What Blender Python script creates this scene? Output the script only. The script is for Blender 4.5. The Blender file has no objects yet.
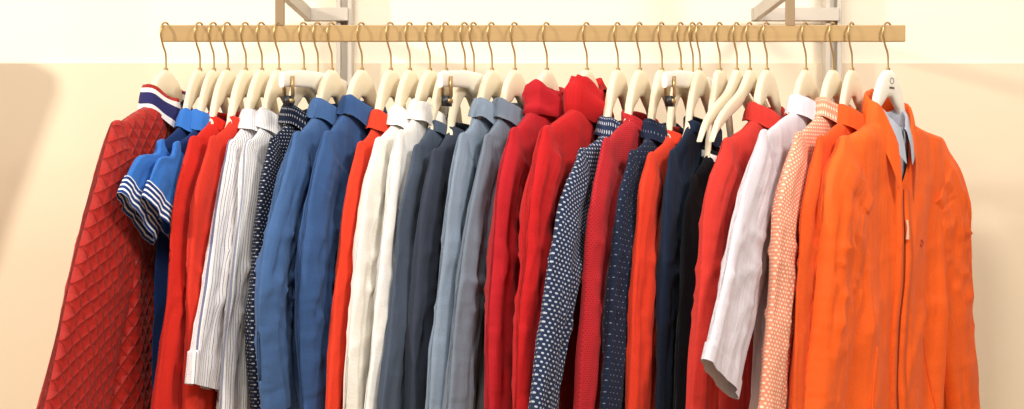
import bpy, math, random
from mathutils import Vector, noise
random.seed(4)
sc = bpy.context.scene
sc.view_settings.view_transform = 'Standard'

# ------------------------------------------------------------------ helpers
EYE = 1.157      # eye height
DIST = 3.0       # distance eye -> rail
F = 1500.0
def lin(c):
    c = c/255.0
    return c/12.92 if c <= 0.04045 else ((c+0.055)/1.055)**2.4
def rgb(t): return (lin(t[0]), lin(t[1]), lin(t[2]), 1.0)
def rail_x(p): return (p-512)/F*DIST
def rail_z(p, d=DIST): return EYE-(p-204.5)/F*d

def cloth(name, col, pattern=None, col2=(255,255,255), rough=.95, f=60, duty=.2, wr=.4, r=.2, metal=0, wscale=1.0, sheen=.05, crease=.3, spec=.08):
    m = bpy.data.materials.new(name); m.use_nodes = True
    nt = m.node_tree; N = nt.nodes; L = nt.links
    b = N['Principled BSDF']
    b.inputs['Roughness'].default_value = rough
    b.inputs['Metallic'].default_value = metal
    if 'Sheen Weight' in b.inputs: b.inputs['Sheen Weight'].default_value = sheen
    b.inputs['Specular IOR Level'].default_value = spec
    def mt(op, a, bb=None):
        n = N.new('ShaderNodeMath'); n.operation = op
        for i, v in enumerate((a, bb)):
            if v is None: continue
            if isinstance(v, (int, float)): n.inputs[i].default_value = v
            else: L.new(v, n.inputs[i])
        return n.outputs[0]
    tc = N.new('ShaderNodeTexCoord'); sep = N.new('ShaderNodeSeparateXYZ')
    L.new(tc.outputs['UV'], sep.inputs[0]); X, Y = sep.outputs[0], sep.outputs[1]
    nz = N.new('ShaderNodeTexNoise'); nz.inputs['Scale'].default_value = 9; nz.inputs['Detail'].default_value = 4
    L.new(tc.outputs['UV'], nz.inputs['Vector'])
    nf = N.new('ShaderNodeTexNoise'); nf.inputs['Scale'].default_value = 260; nf.inputs['Detail'].default_value = 2
    L.new(tc.outputs['UV'], nf.inputs['Vector'])
    hs = N.new('ShaderNodeHueSaturation'); hs.inputs['Color'].default_value = rgb(col)
    L.new(mt('ADD', mt('ADD', mt('MULTIPLY', nz.outputs[0], .14), mt('MULTIPLY', nf.outputs[0], .24)), .81), hs.inputs['Value'])
    out = hs.outputs[0]; quilt = None
    fac = None
    if pattern == 'stripe':
        fac = mt('LESS_THAN', mt('FRACT', mt('MULTIPLY', X, f)), duty)
    elif pattern == 'bands':
        fac = mt('LESS_THAN', mt('FRACT', mt('MULTIPLY', Y, f)), duty)
    elif pattern == 'dots':
        yy = mt('MULTIPLY', Y, f)
        odd = mt('MULTIPLY', mt('MODULO', mt('ABSOLUTE', mt('FLOOR', yy)), 2), .5)
        fx = mt('SUBTRACT', mt('FRACT', mt('ADD', mt('MULTIPLY', X, f), odd)), .5)
        fy = mt('SUBTRACT', mt('FRACT', yy), .5)
        d = mt('SQRT', mt('ADD', mt('MULTIPLY', fx, fx), mt('MULTIPLY', fy, fy)))
        fac = mt('LESS_THAN', d, r)
    elif pattern == 'quilt':
        a = mt('ABSOLUTE', mt('SINE', mt('MULTIPLY', mt('ADD', X, mt('MULTIPLY', Y, .8)), f)))
        c = mt('ABSOLUTE', mt('SINE', mt('MULTIPLY', mt('SUBTRACT', X, mt('MULTIPLY', Y, .8)), f)))
        quilt = mt('POWER', mt('MINIMUM', a, c), .6)
        fac = mt('MULTIPLY', mt('LESS_THAN', quilt, .25), .5)
    if fac is not None:
        mx = N.new('ShaderNodeMix'); mx.data_type = 'RGBA'
        L.new(fac, mx.inputs['Factor']); L.new(out, mx.inputs[6]); mx.inputs[7].default_value = rgb(col2)
        out = mx.outputs[2]
    L.new(out, b.inputs['Base Color'])
    # long soft folds
    mp = N.new('ShaderNodeMapping'); L.new(tc.outputs['UV'], mp.inputs[0]); mp.inputs['Scale'].default_value = (24*wscale, 3.2*wscale, 1)
    mp.inputs['Rotation'].default_value = (0, 0, .12)
    n1 = N.new('ShaderNodeTexNoise'); n1.inputs['Scale'].default_value = 1; n1.inputs['Detail'].default_value = 2; n1.inputs['Distortion'].default_value = .5
    L.new(mp.outputs[0], n1.inputs['Vector'])
    b1 = N.new('ShaderNodeBump'); b1.inputs['Strength'].default_value = wr; b1.inputs['Distance'].default_value = .018
    L.new(n1.outputs[0], b1.inputs['Height'])
    # soft diagonal rumples
    mp3 = N.new('ShaderNodeMapping'); L.new(tc.outputs['UV'], mp3.inputs[0]); mp3.inputs['Scale'].default_value = (12, 20, 1); mp3.inputs['Rotation'].default_value = (0, 0, -.7)
    n3 = N.new('ShaderNodeTexNoise'); n3.inputs['Scale'].default_value = 1.0; n3.inputs['Detail'].default_value = 1.5; n3.inputs['Roughness'].default_value = .4; n3.inputs['Distortion'].default_value = .5
    L.new(mp3.outputs[0], n3.inputs['Vector'])
    b4 = N.new('ShaderNodeBump'); b4.inputs['Strength'].default_value = crease; b4.inputs['Distance'].default_value = .010
    L.new(n3.outputs[0], b4.inputs['Height']); L.new(b1.outputs[0], b4.inputs['Normal'])
    n2 = N.new('ShaderNodeTexNoise'); n2.inputs['Scale'].default_value = 420; n2.inputs['Detail'].default_value = 1
    L.new(tc.outputs['UV'], n2.inputs['Vector'])
    b2 = N.new('ShaderNodeBump'); b2.inputs['Strength'].default_value = .35; b2.inputs['Distance'].default_value = .001
    L.new(n2.outputs[0], b2.inputs['Height']); L.new(b4.outputs[0], b2.inputs['Normal'])
    last = b2
    if quilt is not None:
        b3 = N.new('ShaderNodeBump'); b3.inputs['Strength'].default_value = .85; b3.inputs['Distance'].default_value = .0045
        L.new(quilt, b3.inputs['Height']); L.new(last.outputs[0], b3.inputs['Normal']); last = b3
    L.new(last.outputs[0], b.inputs['Normal'])
    return m

def plain(name, col, rough=.5, metal=0, nscale=6, namt=.06, bump=0, stretch=(1,1,1)):
    m = bpy.data.materials.new(name); m.use_nodes = True
    nt = m.node_tree; N = nt.nodes; L = nt.links; b = N['Principled BSDF']
    b.inputs['Roughness'].default_value = rough; b.inputs['Metallic'].default_value = metal
    tc = N.new('ShaderNodeTexCoord'); mp = N.new('ShaderNodeMapping'); mp.inputs['Scale'].default_value = stretch
    L.new(tc.outputs['Object'], mp.inputs[0])
    nz = N.new('ShaderNodeTexNoise'); nz.inputs['Scale'].default_value = nscale; nz.inputs['Detail'].default_value = 4
    L.new(mp.outputs[0], nz.inputs['Vector'])
    hs = N.new('ShaderNodeHueSaturation'); hs.inputs['Color'].default_value = rgb(col)
    mr = N.new('ShaderNodeMapRange'); mr.inputs[3].default_value = 1-namt; mr.inputs[4].default_value = 1+namt
    L.new(nz.outputs[0], mr.inputs[0]); L.new(mr.outputs[0], hs.inputs['Value']); L.new(hs.outputs[0], b.inputs['Base Color'])
    if bump:
        bb = N.new('ShaderNodeBump'); bb.inputs['Strength'].default_value = bump; bb.inputs['Distance'].default_value = .002
        L.new(nz.outputs[0], bb.inputs['Height']); L.new(bb.outputs[0], b.inputs['Normal'])
    return m

class MB:
    def __init__(s): s.v=[]; s.f=[]; s.m=[]; s.uv=[]
    def grid(s, rows, uvs, closed=False, mat=0):
        base = len(s.v); n = len(rows[0])
        for r, u in zip(rows, uvs): s.v += r; s.uv += u
        for j in range(len(rows)-1):
            mm = mat(j) if callable(mat) else mat
            for i in range(n if closed else n-1):
                k = (i+1) % n
                s.f.append((base+j*n+i, base+j*n+k, base+(j+1)*n+k, base+(j+1)*n+i)); s.m.append(mm)
    def fan(s, ring, mat=0):
        base = len(s.v); s.v += ring; s.uv += [(p[0], p[2]) for p in ring]
        s.f.append(tuple(range(base, base+len(ring)))); s.m.append(mat)
    def obj(s, name, mats, smooth=True):
        me = bpy.data.meshes.new(name); me.from_pydata(s.v, [], s.f); me.update()
        for m in mats: me.materials.append(m)
        for p, mi in zip(me.polygons, s.m): p.material_index = mi; p.use_smooth = smooth
        ul = me.uv_layers.new(name='UVMap')
        for l in me.loops: ul.data[l.index].uv = s.uv[l.vertex_index]
        o = bpy.data.objects.new(name, me); sc.collection.objects.link(o)
        return o

def tube(mb, pts, rad, n=8, mat=0, caps=True):
    pts = [Vector(p) for p in pts]; rows=[]; uvs=[]; prev=None
    for i, p in enumerate(pts):
        t = (pts[min(i+1, len(pts)-1)]-pts[max(i-1, 0)]).normalized()
        a = prev if prev is not None else (Vector((0,1,0)) if abs(t.y) < .9 else Vector((1,0,0)))
        a = (a - t*a.dot(t)).normalized(); prev = a; b = t.cross(a)
        r = rad[i] if isinstance(rad, list) else rad
        rows.append([tuple(p+(a*math.cos(2*math.pi*k/n)+b*math.sin(2*math.pi*k/n))*r) for k in range(n)])
        uvs.append([(k/n*.02, i*.01) for k in range(n)])
    mb.grid(rows, uvs, True, mat)
    if caps: mb.fan(rows[0][::-1], mat); mb.fan(rows[-1], mat)

def box(mb, c, s, mat=0, bev=0):
    x,y,z = c; a,b,h = s[0]/2, s[1]/2, s[2]/2
    base = len(mb.v)
    for dx,dy,dz in [(-a,-b,-h),(a,-b,-h),(a,b,-h),(-a,b,-h),(-a,-b,h),(a,-b,h),(a,b,h),(-a,b,h)]:
        mb.v.append((x+dx,y+dy,z+dz)); mb.uv.append((x+dx, z+dz))
    for f in [(0,3,2,1),(4,5,6,7),(0,1,5,4),(1,2,6,5),(2,3,7,6),(3,0,4,7)]:
        mb.f.append(tuple(base+i for i in f)); mb.m.append(mat)

def interp(tab, x):
    if x <= tab[0][0]: return tab[0][1]
    for (a, va), (b, vb) in zip(tab, tab[1:]):
        if x <= b: return va+(vb-va)*(x-a)/(b-a)
    return tab[-1][1]
def catmull(P, n):
    P = [P[0]] + list(P) + [P[-1]]; out=[]
    segs = len(P)-3
    for i in range(n):
        t = i/(n-1)*segs; k = min(int(t), segs-1); t -= k
        p0,p1,p2,p3 = P[k:k+4]
        out.append(tuple(.5*((2*b)+(-a+c)*t+(2*a-5*b+4*c-d)*t*t+(-a+3*b-3*c+d)*t**3) for a,b,c,d in zip(p0,p1,p2,p3)))
    return out

HOOK_Z = rail_z(70)
wood = plain('hanger_cream_wood', (226,212,184), .5, 0, 10, .05, .1, (1,1,6))
woodw = plain('hanger_white_wood', (240,234,220), .5, 0, 10, .03, .1, (1,1,6))
gold = plain('hook_brass_wire', (190,160,110), .35, .8)
blackp = plain('clip_black_plastic', (30,30,32), .4)
ink = plain('printed_mark_ink', (90,80,70), .6)

def hook(mb, mat):
    pts = catmull([(0,0,-.012),(0,0,.018),(0.002,0,.034),(.013,0,.050),(.021,0,.068),(.019,0,.084),(.008,0,.0935),(-.006,0,.0935),(-.017,0,.084),(-.019,0,.072)], 40)
    tube(mb, pts, .0020, 8, mat)

def make_hanger(x, yaw, prof, name='clothes_hanger', th=.0075, z=HOOK_Z, mark=False):
    mb = MB(); rows=[]; uvs=[]
    P=catmull(prof, 60); T=[(p[0],p[1]) for p in P]; Hh=[(p[0],p[2]) for p in P]
    umax = prof[-1][0]; n = 81
    for i in range(n):
        u = -umax + 2*umax*i/(n-1)
        a = abs(u)
        top = interp(T, a); h = interp(Hh, a)
        e = 1-(a/umax)**12; h2 = h*max(e,.25); c = top-h/2; tt = th*(1-.25*a/umax)
        row=[]
        for k in range(14):
            t = 2*math.pi*k/14; cc, ss = math.cos(t), math.sin(t)
            row.append((u, tt*math.copysign(abs(cc)**.6, cc), c+h2/2*math.copysign(abs(ss)**.6, ss)))
        rows.append(row); uvs.append([(u, p[2]) for p in row])
    mb.grid(rows, uvs, True, 0); mb.fan(rows[0][::-1]); mb.fan(rows[-1])
    tube(mb, [(0,0,-.008),(0,0,.004)], .0045, 10, 1)
    hook(mb, 1)
    if mark:
        tube(mb,[(.008*math.cos(a*.314),th+.0003,-.022+.006*math.sin(a*.314)) for a in range(21)],.0006,6,2)
        for k in range(5): box(mb,((k-2)*.0042,th,-.036),(.0028,.001,.004),2)
    o = mb.obj(name, [woodw if mark else wood, gold, ink]); o.location = (x, 0, z)
    o.rotation_euler = (0, 0, math.radians(-90-yaw)) ; return o

def make_clip_hanger(x, yaw, half=.15):
    mb = MB(); rows=[]; uvs=[]
    n=41
    for i in range(n):
        u=-half+2*half*i/(n-1); a=abs(u)/half
        top = -.004-.012*a**2; h=.036-.006*a+(.014*(1-min(1,a*5)))
        c=top-h/2; row=[]
        for k in range(12):
            t=2*math.pi*k/12; cc,ss=math.cos(t),math.sin(t)
            row.append((u,.006*math.copysign(abs(cc)**.6,cc),c+h/2*math.copysign(abs(ss)**.6,ss)))
        rows.append(row); uvs.append([(u,p[2]) for p in row])
    mb.grid(rows,uvs,True,0); mb.fan(rows[0][::-1]); mb.fan(rows[-1])
    for s in (-1,1):
        u=s*(half-.028)
        box(mb,(u,.009,-.042),(.010,.003,.040),1); box(mb,(u,-.009,-.042),(.010,.003,.040),1)
        box(mb,(u,0,-.070),(.022,.012,.02),2); box(mb,(u,.0075,-.070),(.018,.003,.008),1)
    hook(mb,1)
    o=mb.obj('clip_hanger',[woodw,gold,blackp]); o.location=(x,0,HOOK_Z); o.rotation_euler=(0,0,math.radians(-90-yaw)); return o

# garment frame: +u = towards the shop floor (and a bit left), v = +right/front side
def solve(p, py, xr, yaw):
    s, c = math.sin(yaw), math.cos(yaw); q = (p-512)/F
    w = (xr-DIST*q)/(s-q*c)
    d = DIST-w*c
    return w, EYE-(py-204.5)/F*d

def ridge(a,b,c):
    return (1-min(1,abs(noise.noise(Vector((a,b,c))))*2.6))**2
def garment(name, hk, yaw, ctop, edge, mats, t=.015, collar='shirt', L=.74, far=None, hw=(.082,.05), cuff=0, bh=None,
            dip=.02, fold=.010, seed=None, sleeve_mat=0, cuff_w=1.06, zipper=False, collar_mat=1, sl_wr=.0075, hanger=True, ring=64, tail=True, cs=None, cr_amp=.45):
    xr = rail_x(hk); ya = math.radians(yaw)
    seed = hk*1.37 if seed is None else seed
    if cs is None:
        cs = .80 if collar=='shirt' else 1.0
        if collar=='shirt': ctop += 3.5
    ch = {'shirt':.034*cs,'stand':.05*cs,'crew':.008,'jacket':.05,'hood':.055*cs}[collar]
    zn = rail_z(ctop)-ch
    E = []
    for (p, py) in edge:
        w, z = solve(p, py, xr, ya); E.append((w, z-zn))
    S, zS = E[0]; S = max(.14, S)
    if zS > -.05: zS = -.05
    E[0] = (S, zS)
    if far:
        EF = [solve(p, py, xr, ya) for p, py in far]; EF = [(-w, z-zn) for w, z in EF]
    else:
        EF = [(min(w, .20+.06*k) , z) for k, (w, z) in enumerate(E)]
        EF[0] = (min(S, .2), zS)
    mb = MB()
    def prof(S, zS, hem):
        return [(0,.062),(.35*-zS,.062+.36*(S-.062)),(.7*-zS,.062+.72*(S-.062)),(.9*-zS,S-.022),(-zS+.02,S-.006),(-zS+.05,S-.004),(-zS+.18,S-.012),(L,hem)]
    hemN = solve(bh, 409, xr, ya)[0] if bh else S+.035
    PN = prof(S, zS, hemN); PF = prof(EF[0][0], EF[0][1], EF[0][0]+.03 if not far else EF[0][0]+.0)
    def foldv(u, z):
        k = min(1, max(0, (-z-.05)/.35))
        n = noise.noise(Vector((u*7+seed, z*1.1, seed)))
        n2 = noise.noise(Vector((u*22+seed, z*1.8+u*3, seed+5)))
        r = ridge(u*9+seed+z*2.5, z*4.0, seed+11)
        return fold*k*(math.sin(u*44+seed+3.2*n)*.8+n2*.8) + fold*.3*n2 + fold*cr_amp*r
    def thick(u, z):
        b = max(0, .027-t)*math.exp(-(u/.07)**4)*math.exp(min(0, z+.0)/.03)
        return t+b
    def bodyv(u, z, x, side):
        return side*thick(u, z)*(max(0, 1-abs(x)**3))**.55 + foldv(u, z)
    zs = [-(-EF[0][1]+.02)*i/16 for i in range(16)]
    z1 = zs[-1]; zs += [z1-(L+z1)*(i+1)/70 for i in range(70)]
    rows=[]; uvs=[]
    for z in zs:
        a, b = interp(PN, -z), interp(PF, -z); c=(a-b)/2; h=(a+b)/2
        row=[]; uv=[]
        for i in range(ring):
            th = 2*math.pi*i/ring; x = math.cos(th); side = 1 if math.sin(th) >= 0 else -1
            u = c+h*x
            d = 0
            if side > 0 and abs(math.sin(th)) > 1e-6: d = dip*max(0, 1-abs(u)/.075)**(.8 if dip < .1 else 1.0)
            else: d = -.012*max(0, 1-(u/.08)**2)*math.exp(z/.04)
            z2 = -d + z*(L-d)/L
            row.append((u, bodyv(u, z2, x, side), z2)); uv.append((u+(.5 if side < 0 else 0), z2))
        rows.append(row); uvs.append(uv)
    mb.grid(rows, uvs, True, 0)
    # sleeves --------------------------------------------------------------
    def sleeve(E, sgn):
        S, zS = E[0]
        u0 = S*.84; z0 = zS*(u0-.062)/(S-.062)*.97+.003
        um = S*.95; zm = zS*(um-.062)/(S-.062)*.9+.004
        P = [(u0, z0), (um, zm)] + [(S+.006, zS-.012)] + list(E[1:])
        if tail and -P[-1][1] < .5 and cuff == 0:
            (a,b),(c,d) = P[-2], P[-1]; k=.08/max(.01, math.hypot(c-a, d-b)); P.append((c+(c-a)*k*.6, d+(d-b)*k))
        n=110; C = catmull(P, n)
        acc=[0]
        for i in range(1,n): acc.append(acc[-1]+math.hypot(C[i][0]-C[i-1][0], C[i][1]-C[i-1][1]))
        tot=acc[-1]; CU=[(a,c[0]) for a,c in zip(acc,C)]; CZ=[(a,c[1]) for a,c in zip(acc,C)]
        Q=[(interp(CU,tot*i/(n-1)), interp(CZ,tot*i/(n-1))) for i in range(n)]
        rows=[]; uvs=[]; m=36; ncf = int(n*(1-cuff)) if cuff else n+1
        for i,(eu,ez) in enumerate(Q):
            i0, i1 = max(0,i-8), min(n-1,i+8)
            tx, tz = Q[i1][0]-Q[i0][0], Q[i1][1]-Q[i0][1]; l=math.hypot(tx,tz); tx/=l; tz/=l
            nx, nz = tz, -tx
            if nx > 0: nx, nz = -nx, -nz
            s=i/(n-1); H = hw[0]+(hw[1]-hw[0])*min(1, s*1.15)
            al = s*tot
            H *= 1+.05*noise.noise(Vector((al*6+seed, seed*2, sgn)))
            if i >= ncf: H *= cuff_w
            T = t*(.55+.5*min(1, s*9)) * (1 + .2*noise.noise(Vector((al*6, seed, 2))))
            if i >= ncf: T = t*1.15
            row=[]; uv=[]
            elb = math.exp(-((al-.30)/.12)**2)
            for k in range(m):
                th=2*math.pi*k/m; x=math.cos(th); sn=math.sin(th)
                off = H*(1-x)
                if i >= ncf: off -= H*(1-1/cuff_w)
                wob = .005*noise.noise(Vector((al*8+seed, x*2, 7+sgn)))*min(1,s*5)
                u = eu+nx*off+wob; z = ez+nz*off
                sd = 1 if sn>=0 else -1
                cr = 1.1*noise.noise(Vector((x*2.6+seed, al*3.2+x*.8, 3*sd))) + .5*noise.noise(Vector((x*5+seed, al*7-x*2, 9*sd)))
                rd = ridge(x*1.4+al*7+seed, al*9-x*2.2, 4*sd+seed)*(.35+1.1*elb)
                vv = T*math.copysign(abs(sn)**.75, sn) + sl_wr*(cr+.75*rd*sd*abs(sn))*min(1, s*6) + .004*min(1,s*4)+ foldv(0.18,z)*.3*min(1,s*4)
                row.append((sgn*u, vv, z)); uv.append((off+(.3 if sn<0 else 0), -al))
            rows.append(row); uvs.append(uv)
        mb.grid(rows, uvs, True, (lambda j: 2 if j>=ncf-1 else sleeve_mat))
    sleeve(E, 1); sleeve(EF, -1)
    # collar ----------------------------------------------------------------
    def add_collar(collar, cs, ru, rv, dz, dip, mat, NP=72, wamp=.004):
        if collar == 'shirt':
            gap=10
            prof_r=lambda lf:[(-.002,-.008),(-.003,.012*cs),(-.004,.028*cs),(-.002,.0335*cs),(.002,.0355*cs),(.006,.034*cs),(.010,.027*cs),(.015,.031*cs-lf*.55),(.020,.031*cs-lf*1.1)]
        elif collar == 'hood':
            gap=4; wamp=.007
            prof_r=lambda lf:[(-.006,-.01),(-.012,.015*cs),(-.013,.035*cs),(-.008,.050*cs),(-.001,.056*cs),(.008,.054*cs),(.015,.044*cs),(.019,.028*cs),(.018,.014*cs),(.021,.004),(.019,-.012*cs),(.010,-.022*cs)]
        elif collar == 'jacket':
            gap=22
            prof_r=lambda lf:[(-.002,-.01),(.0,.02),(.001,.040),(.003,.047),(.007,.050),(.012,.046),(.017,.030),(.020,.012),(.024,.031-lf)]
        else:
            gap=0
            prof_r=lambda lf:[(.0,-.014),(-.004,.0),(-.004,.007),(.001,.009),(.005,.004),(.005,-.014)]
        R=[]; UV=[]; nr=len(prof_r(.04))
        for j in range(nr):
            row=[]; uv=[]
            for i in range(NP):
                if gap: ph = math.radians(90+gap+(360-2*gap)*i/(NP-1))
                else: ph = 2*math.pi*i/NP
                df = (math.degrees(ph)-90) % 360; df = min(df, 360-df)
                g = math.exp(-(df/42)**2)
                lf = (.04+.035*g)*cs if collar!='jacket' else .045+.05*g
                off, z = prof_r(lf)[j]
                wv = noise.noise(Vector((math.cos(ph)*2+seed, math.sin(ph)*2, j*.25)))*wamp*min(cs,1.1)**2
                if collar=='crew': wv*=.3
                wz = noise.noise(Vector((math.cos(ph)*1.6+seed+9, math.sin(ph)*1.6, 0)))*(.010 if collar!='crew' else .003)
                fr = .5+.5*math.sin(ph); tilt=1; droop=.012*abs(math.cos(ph))**2*(collar=='jacket')
                if collar=='shirt':
                    tilt=.5; wz*=.6; droop=.012*math.sin(ph)**2*max(0,min(1,z/.03)) - .002*max(0,math.cos(ph))
                if collar=='hood':
                    tilt=.15; wz*=.6; droop=.018*abs(math.sin(ph))**2*max(0,(z/.05)) - .004*max(0,math.cos(ph))
                    wv += .004*math.sin(j*1.5+3.5*math.cos(ph)+seed)
                zz = z - dip*g*.9*tilt - (.010*fr)*tilt + .012*(1-fr)*tilt + wv + wz*(j/nr) - droop + dz
                tp = max(0, min(1.1, z/.05))
                ku = 1 - (.10*tp if collar=='hood' else 0); kv = 1 - (.16*tp if collar=='hood' else .14*tp if collar=='shirt' else 0)
                row.append(((ru+off+wv)*math.cos(ph)*ku, (rv+off*.7+wv)*math.sin(ph)*kv+foldv(0,0)+(.006*g if collar!='crew' else .002), zz)); uv.append((i*.006, j*.008))
            R.append(row); UV.append(uv)
        mb.grid(R, UV, gap==0, mat)
    add_collar(collar, cs, .064, .028, 0, dip, collar_mat)
    if zipper:
        def fv(u,z):
            a,b=interp(PN,-z),interp(PF,-z); c=(a-b)/2; h=(a+b)/2; return bodyv(u,z,(u-c)/h,1)
        add_collar('shirt', 1.0, .050, .026, -.010, .055, 6)
        rr=[];uu=[]
        for i in range(24):
            z=.0-.17*i/23; row=[]; uv=[]
            for k in range(24):
                u=-.06+.12*k/23
                row.append((u, .015+.008*math.cos(u*20)-.004*(i/23), z-.012)); uv.append((u,z))
            rr.append(row); uu.append(uv)
        mb.grid(rr,uu,False,6)
        for (du, wd, mi, up) in ((-.0105,.014,0,.005),(0,.007,3,.0022),(.0105,.014,0,.005)):
            rr=[];uu=[]
            for i in range(110):
                z=-dip-.012-(L-dip-.02)*i/109
                row=[(du-wd/2, fv(du-wd/2,z)+.0002, z),(du-wd*.42,fv(du-wd*.42,z)+up,z),(du+wd*.42,fv(du+wd*.42,z)+up,z),(du+wd/2,fv(du+wd/2,z)+.0002,z)]
                rr.append(row); uu.append([(p[0],p[2]) for p in row])
            mb.grid(rr,uu,False,mi)
        z=-dip-.085; v0=fv(.0,z)
        tube(mb,[(0,v0+.008,z+.012),(.001,v0+.011,z-.004),(.0015,v0+.010,z-.026)],[.003,.0024,.0040],8,4)
        cz=-.245; cu=-.075
        tube(mb,[(cu+.007*math.cos(a*.314),fv(cu,cz)+.001,cz+.006*math.sin(a*.314)) for a in range(21)],.0011,6,5)
        for s in (-1,1):
            pr=[]
            for i in range(14):
                u=s*(.12+.028*i/13); z=-.44-.15*i/13
                pr.append((u,fv(u,z)+.001,z))
            tube(mb,pr,.0025,6,0)
    o = mb.obj(name, mats)
    o.location=(xr,0,zn); o.rotation_euler=(0,0,math.radians(-90-yaw))
    if hanger:
        dr = HOOK_Z-zn
        make_hanger(xr, yaw, [(0,0,.055),(.012,-.001,.055),(.026,-.010,.058),(.044,-.32*dr,.050),(.060,-.66*dr,.040),(.075,-dr-.010,.032),(S*.8,-dr+zS*.76-.014,.018),(S-.016,-dr+zS-.018,.014)], th=min(.0085, t*.6), mark=zipper)
    return o

# ------------------------------------------------------------------ materials
C = cloth
quiltm = C('quilted_red', (168,32,22), pattern='quilt', col2=(104,16,12), f=110, wr=.2, rough=.6, crease=.1, spec=.25)
navyband = C('collar_navy_white_bands', (225,218,215), pattern='bands', col2=(48,46,92), f=58, duty=.5, wr=.1)
poloblue = C('polo_blue_pique', (54,108,184), wr=.3)
polonavy = C('polo_body_navy', (26,50,100), wr=.3)
polocuff = C('polo_cuff_bands', (30,60,120), pattern='bands', col2=(240,240,245), f=95, duty=.4, wr=.05)
red_a = C('red_jersey', (200,44,34), wr=.5)
red_b = C('red_orange_jersey', (206,54,40), wr=.5)
red_c = C('vermilion_jersey', (216,62,40), wr=.5)
wh_st = C('white_pinstripe', (230,226,226), pattern='stripe', col2=(110,112,142), f=150, duty=.16, wr=.4)
wh_st2 = C('white_fine_stripe', (232,229,227), pattern='stripe', col2=(142,146,168), f=210, duty=.24, wr=.4)
nv_dot = C('navy_dotted', (26,33,50), pattern='dots', col2=(180,180,186), f=150, r=.17, wr=.4)
blue_s = C('blue_oxford', (68,98,144), wr=.65, crease=.7)
blue_s2 = C('blue_chambray', (56,84,130), wr=.65, crease=.7)
white = C('white_linen', (234,230,221), wr=.5, crease=.5)
white2 = C('white_cotton', (228,225,221), wr=.5, crease=.5)
slate = C('slate_cotton', (72,82,98), wr=.5)
dslate = C('dark_slate', (56,62,76), wr=.5)
lgrey = C('pale_denim', (126,140,158), wr=.6, crease=.6)
lgrey2 = C('grey_denim', (112,122,136), wr=.6, crease=.6)
crim = C('crimson_twill', (176,34,42), wr=.6, crease=.65)
crim2 = C('crimson_cotton', (184,32,34), wr=.6, crease=.65)
nv_pat = C('navy_white_print', (40,50,76), pattern='dots', col2=(175,180,192), f=125, r=.24, wr=.4)
rknit = C('red_melange_knit', (184,44,50), pattern='dots', col2=(150,28,36), f=240, r=.3, wr=.4)
nv_pin = C('navy_pindot', (32,40,60), pattern='dots', col2=(125,130,150), f=95, r=.10, wr=.4)
navy = C('navy_cotton', (28,40,60), wr=.5)
black = C('black_cotton', (20,21,27), wr=.5)
coral = C('coral_red', (200,56,48), wr=.55, crease=.6)
lav = C('lavender_linen', (214,206,214), wr=.5, crease=.55)
peach = C('peach_print', (226,144,114), pattern='dots', col2=(244,216,194), f=140, r=.27, wr=.35)
orange1 = C('orange_cotton', (222,86,36), wr=.5)
orange = C('orange_nylon', (238,96,28), wr=.65, rough=.65, wscale=.8, crease=.5, spec=.2)
greyk = C('grey_marl_shirt', (174,178,190), wr=.3)
zipm = plain('zip_teeth', (150,56,22), .4, .2)
pull = plain('zip_pull', (240,205,170), .3, .4)
emb = plain('emblem_thread', (180,60,20), .6)
bandm = C('white_black_band', (25,25,30), pattern='bands', col2=(240,238,235), f=60, duty=.35, wr=.1)

G = garment
G('red_quilted_jacket', 166, 16, 88, [(110,128),(92,190),(66,290),(36,415)], [quiltm, navyband, quiltm], t=.024, collar='shirt', cs=1.05, hw=(.10,.10), sl_wr=.006, bh=88, collar_mat=lambda j: 0 if j in (3,4,5) else 1)
G('blue_polo_shirt', 200, 17, 108, [(156,126),(136,158),(118,194)], [polonavy, poloblue, polocuff], t=.010, hw=(.075,.072), sleeve_mat=1, cuff=.2, bh=148, tail=False)
G('blue_polo_shirt', 214, 17, 110, [(172,128),(156,160),(140,198)], [polonavy, poloblue, polocuff], t=.010, hw=(.075,.072), sleeve_mat=1, cuff=.2, bh=158, tail=False)
G('red_sweater', 228, 18, 118, [(188,140),(172,200),(164,300),(150,415)], [red_a, red_a, red_a], t=.012, collar='crew')
G('red_sweater', 246, 18, 118, [(208,138),(192,200),(186,300),(182,415)], [red_b, red_b, red_b], t=.013, collar='crew')
G('white_striped_shirt', 262, 19, 108, [(230,142),(213,210),(199,300),(188,384)], [wh_st, wh_st, wh_st], t=.013, cuff=.12, hw=(.075,.055), cuff_w=1.15, bh=205)
G('white_striped_shirt', 279, 19, 108, [(250,146),(236,210),(226,300),(218,415)], [wh_st2, wh_st2, wh_st2], t=.013)
G('navy_dotted_shirt', 304, 20, 104, [(270,140),(258,200),(250,300),(252,415)], [nv_dot, nv_dot, nv_dot], t=.016)
G('blue_shirt', 332, 20, 98, [(292,140),(274,205),(256,296),(264,415)], [blue_s, blue_s, blue_s], t=.017, sl_wr=.011)
G('blue_shirt', 362, 21, 95, [(322,140),(306,205),(298,300),(300,415)], [blue_s2, blue_s2, blue_s2], t=.018, sl_wr=.011)
G('red_shirt', 391, 22, 110, [(356,148),(343,205),(333,300),(325,415)], [red_c, red_c, red_c], t=.013)
G('white_shirt', 410, 22, 106, [(374,142),(361,205),(351,300),(345,415)], [white, white, white], t=.013)
G('white_shirt', 430, 23, 99, [(396,138),(384,205),(374,300),(362,415)], [white2, white2, white2], t=.012)
G('slate_blue_shirt', 446, 23, 122, [(412,154),(400,205),(392,300),(376,415)], [slate, slate, slate], t=.012, collar='crew')
G('dark_grey_shirt', 465, 24, 128, [(430,158),(419,205),(412,300),(406,415)], [dslate, dslate, dslate], t=.014, collar='crew')
G('pale_denim_shirt', 492, 24, 98, [(458,142),(446,205),(437,300),(426,415)], [lgrey, lgrey, lgrey], t=.015)
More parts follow.
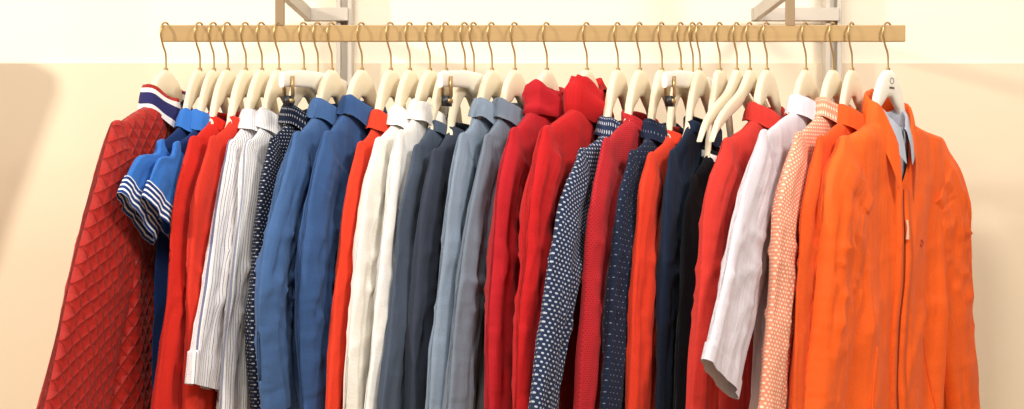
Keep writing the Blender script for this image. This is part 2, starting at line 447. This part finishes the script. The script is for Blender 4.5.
G('grey_denim_shirt', 515, 25, 98, [(483,144),(469,205),(456,300),(446,415)], [lgrey2, lgrey2, lgrey2], t=.015)
G('crimson_hooded_jacket', 547, 25, 84, [(509,136),(494,200),(489,300),(487,415)], [crim, crim, crim], t=.018, collar='hood', cs=.95, sl_wr=.010)
G('crimson_hooded_jacket', 587, 26, 78, [(541,134),(525,200),(518,300),(513,415)], [crim2, crim2, crim2], t=.02, collar='hood', cs=1.1, sl_wr=.010)
G('navy_print_shirt', 618, 26, 116, [(577,144),(559,205),(543,300),(527,415)], [nv_pat, nv_pat, nv_pat], t=.015)
G('red_knit_sweater', 640, 27, 116, [(602,146),(589,205),(583,300),(576,415)], [rknit, rknit, rknit], t=.014, collar='crew')
G('navy_pindot_shirt', 662, 27, 118, [(628,150),(616,205),(609,300),(600,415)], [nv_pin, nv_pin, nv_pin], t=.013)
G('red_orange_sweater', 681, 28, 132, [(647,160),(638,205),(631,300),(626,415)], [red_c, red_c, red_c], t=.012, collar='crew')
G('navy_sweater', 700, 28, 122, [(668,160),(661,205),(658,300),(655,415)], [navy, navy, navy], t=.012, collar='crew')
G('black_cardigan', 720, 29, 150, [(690,184),(682,220),(678,300),(674,415)], [black, bandm, black], t=.012, collar='crew')
G('coral_shirt', 767, 31, 102, [(722,146),(705,200),(696,300),(687,415)], [coral, coral, coral], t=.017)
G('lavender_shirt', 806, 32, 94, [(758,138),(738,200),(719,290),(702,360)], [lav, lav, lav], t=.013, cuff=.07, hw=(.085,.075), bh=745, tail=False)
G('peach_print_shirt', 833, 32, 97, [(794,140),(777,205),(769,300),(757,415)], [peach, peach, peach], t=.014)
G('orange_shirt', 852, 32, 104, [(816,142),(803,205),(796,300),(790,415)], [orange1, orange1, orange1], t=.012)
G('orange_zip_jacket', 888, 41, 96, [(838,136),(820,190),(812,300),(800,415)],
  [orange, orange, orange, zipm, pull, emb, greyk], t=.028, collar='jacket', dip=.125, zipper=True, fold=.011, sl_wr=.012,
  far=[(942,142),(957,190),(963,300),(972,415)], hw=(.085,.065), bh=818, ring=110, cr_amp=.7)

# bare and clip hangers
for x, ya in ((737,29),(750,30)):
    make_hanger(rail_x(x), ya, [(0,0,.045),(.012,-.002,.045),(.03,-.02,.036),(.06,-.045,.032),(.12,-.075,.028),(.17,-.105,.024),(.2,-.14,.018)], mark=False)
for x, ya in ((318,20),(474,24),(693,28)):
    make_clip_hanger(rail_x(x), ya)

# ------------------------------------------------------------------ rail and its wall frame
railm = plain('rail_brushed_brass', (178,146,98), .5, .25, 8, .06, .1, (1,20,20))
mb = MB(); box(mb, ((rail_x(162)+rail_x(905))/2, 0, rail_z(33.5)), (rail_x(905)-rail_x(162), .010, .033))
o = mb.obj('clothes_rail', [railm], False)
bv = o.modifiers.new('b','BEVEL'); bv.width=.0015; bv.segments=2
greym = plain('upright_painted_steel', (196,186,172), .5, .1)
strapm = plain('strap_bronze', (150,125,95), .5, .3)
WALL_Y=.47
def frame(xs, xu, sgn):
    mb = MB()
    box(mb, (rail_x(xs), 0.0, rail_z(26)+.30), (.018,.012,.60))
    X = (xu-512)/F*(DIST+.42)
    box(mb, (X-.013, .445, 1.35), (.010,.05,2.7), 1); box(mb, (X+.013,.445,1.35),(.010,.05,2.7),1); box(mb,(X,.455,1.35),(.03,.03,2.7),1)
    z = rail_z(-2)
    box(mb, ((rail_x(xs)+X)/2, .42, z+.02), (abs(rail_x(xs)-X)+.02,.02,.03), 1)
    box(mb, (rail_x(xs), .21, z+.02), (.014,.43,.03), 1)
    o=mb.obj('rail_wall_bracket',[strapm,greym],False); b=o.modifiers.new('b','BEVEL'); b.width=.001; b.segments=1
frame(280, 344, 1); frame(790, 834, -1)

# ------------------------------------------------------------------ room
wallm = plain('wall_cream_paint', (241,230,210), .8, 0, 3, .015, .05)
tanm = plain('flat_tan', (227,210,183), .8, 0, 3, .02, .05)
floorm = plain('floor_oak', (190,160,125), .5, 0, 4, .12, .1, (1,8,1))
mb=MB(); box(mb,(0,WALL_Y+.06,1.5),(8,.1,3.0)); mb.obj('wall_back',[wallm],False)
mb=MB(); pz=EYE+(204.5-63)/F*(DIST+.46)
box(mb,(0,WALL_Y+.003,pz/2),(8,.016,pz)); mb.obj('lower_wall_slab_1',[tanm],False)  # thin slab across the lower wall, tan against the cream above
mb=MB(); box(mb,(0,-2,-.05),(8,5.2,.1)); mb.obj('floor',[floorm],False)
# unseen board, added and shaped so its shadow falls on the wall at left
mb=MB()
poly=[(-2.3,0),(-1.66,0),(-1.62,1.1),(-1.527,1.387),(-1.435,1.63),(-1.44,1.665),(-1.47,1.678),(-2.3,1.68)]
fr=[(x,.09,z) for x,z in poly]; bk=[(x,.12,z) for x,z in poly]
mb.v=fr+bk; mb.uv=[(p[0],p[2]) for p in mb.v]; n=len(poly)
mb.f=[tuple(range(n)), tuple(range(2*n-1,n-1,-1))]+[(i,i+n,(i+1)%n+n,(i+1)%n) for i in range(n)]; mb.m=[0]*len(mb.f)
mb.obj('added_shadow_board',[tanm],False)

# ------------------------------------------------------------------ light
def area(name, loc, tgt, size, e, col=(1,.94,.86), sy=None):
    l=bpy.data.lights.new(name,'AREA'); l.energy=e; l.size=size; l.color=col
    if sy: l.shape='RECTANGLE'; l.size_y=sy
    o=bpy.data.objects.new(name,l); o.location=loc
    o.rotation_euler=(Vector(tgt)-Vector(loc)).to_track_quat('-Z','Y').to_euler(); sc.collection.objects.link(o)
area('ceiling_softbox', (-.5,-2.2,2.9), (0,0,1.1), .7, 44, (1,.95,.87))
area('ceiling_softbox.001', (1.4,-1.9,2.8), (.3,0,1.1), .5, 50, (1,.95,.87))
area('ceiling_wall_washer', (0,-.5,2.9), (0,.5,1.7), 2.5, 11, (1,.95,.88), .3)
area('added_shadow_lamp', (-3.2,-1.6,2.6), (-1,.4,1.3), .12, 95, (1,.93,.83))  # added lamp, placed so the unseen board throws its shadow
w=bpy.data.worlds.new('world'); sc.world=w; w.use_nodes=True
w.node_tree.nodes['Background'].inputs[0].default_value=(1,.95,.87,1); w.node_tree.nodes['Background'].inputs[1].default_value=.31

cam=bpy.data.cameras.new('camera'); cam.lens=F/1024*36; cam.sensor_width=36
co=bpy.data.objects.new('camera',cam); co.location=(0,-DIST,EYE); co.rotation_euler=(math.pi/2,0,0); sc.collection.objects.link(co); sc.camera=co
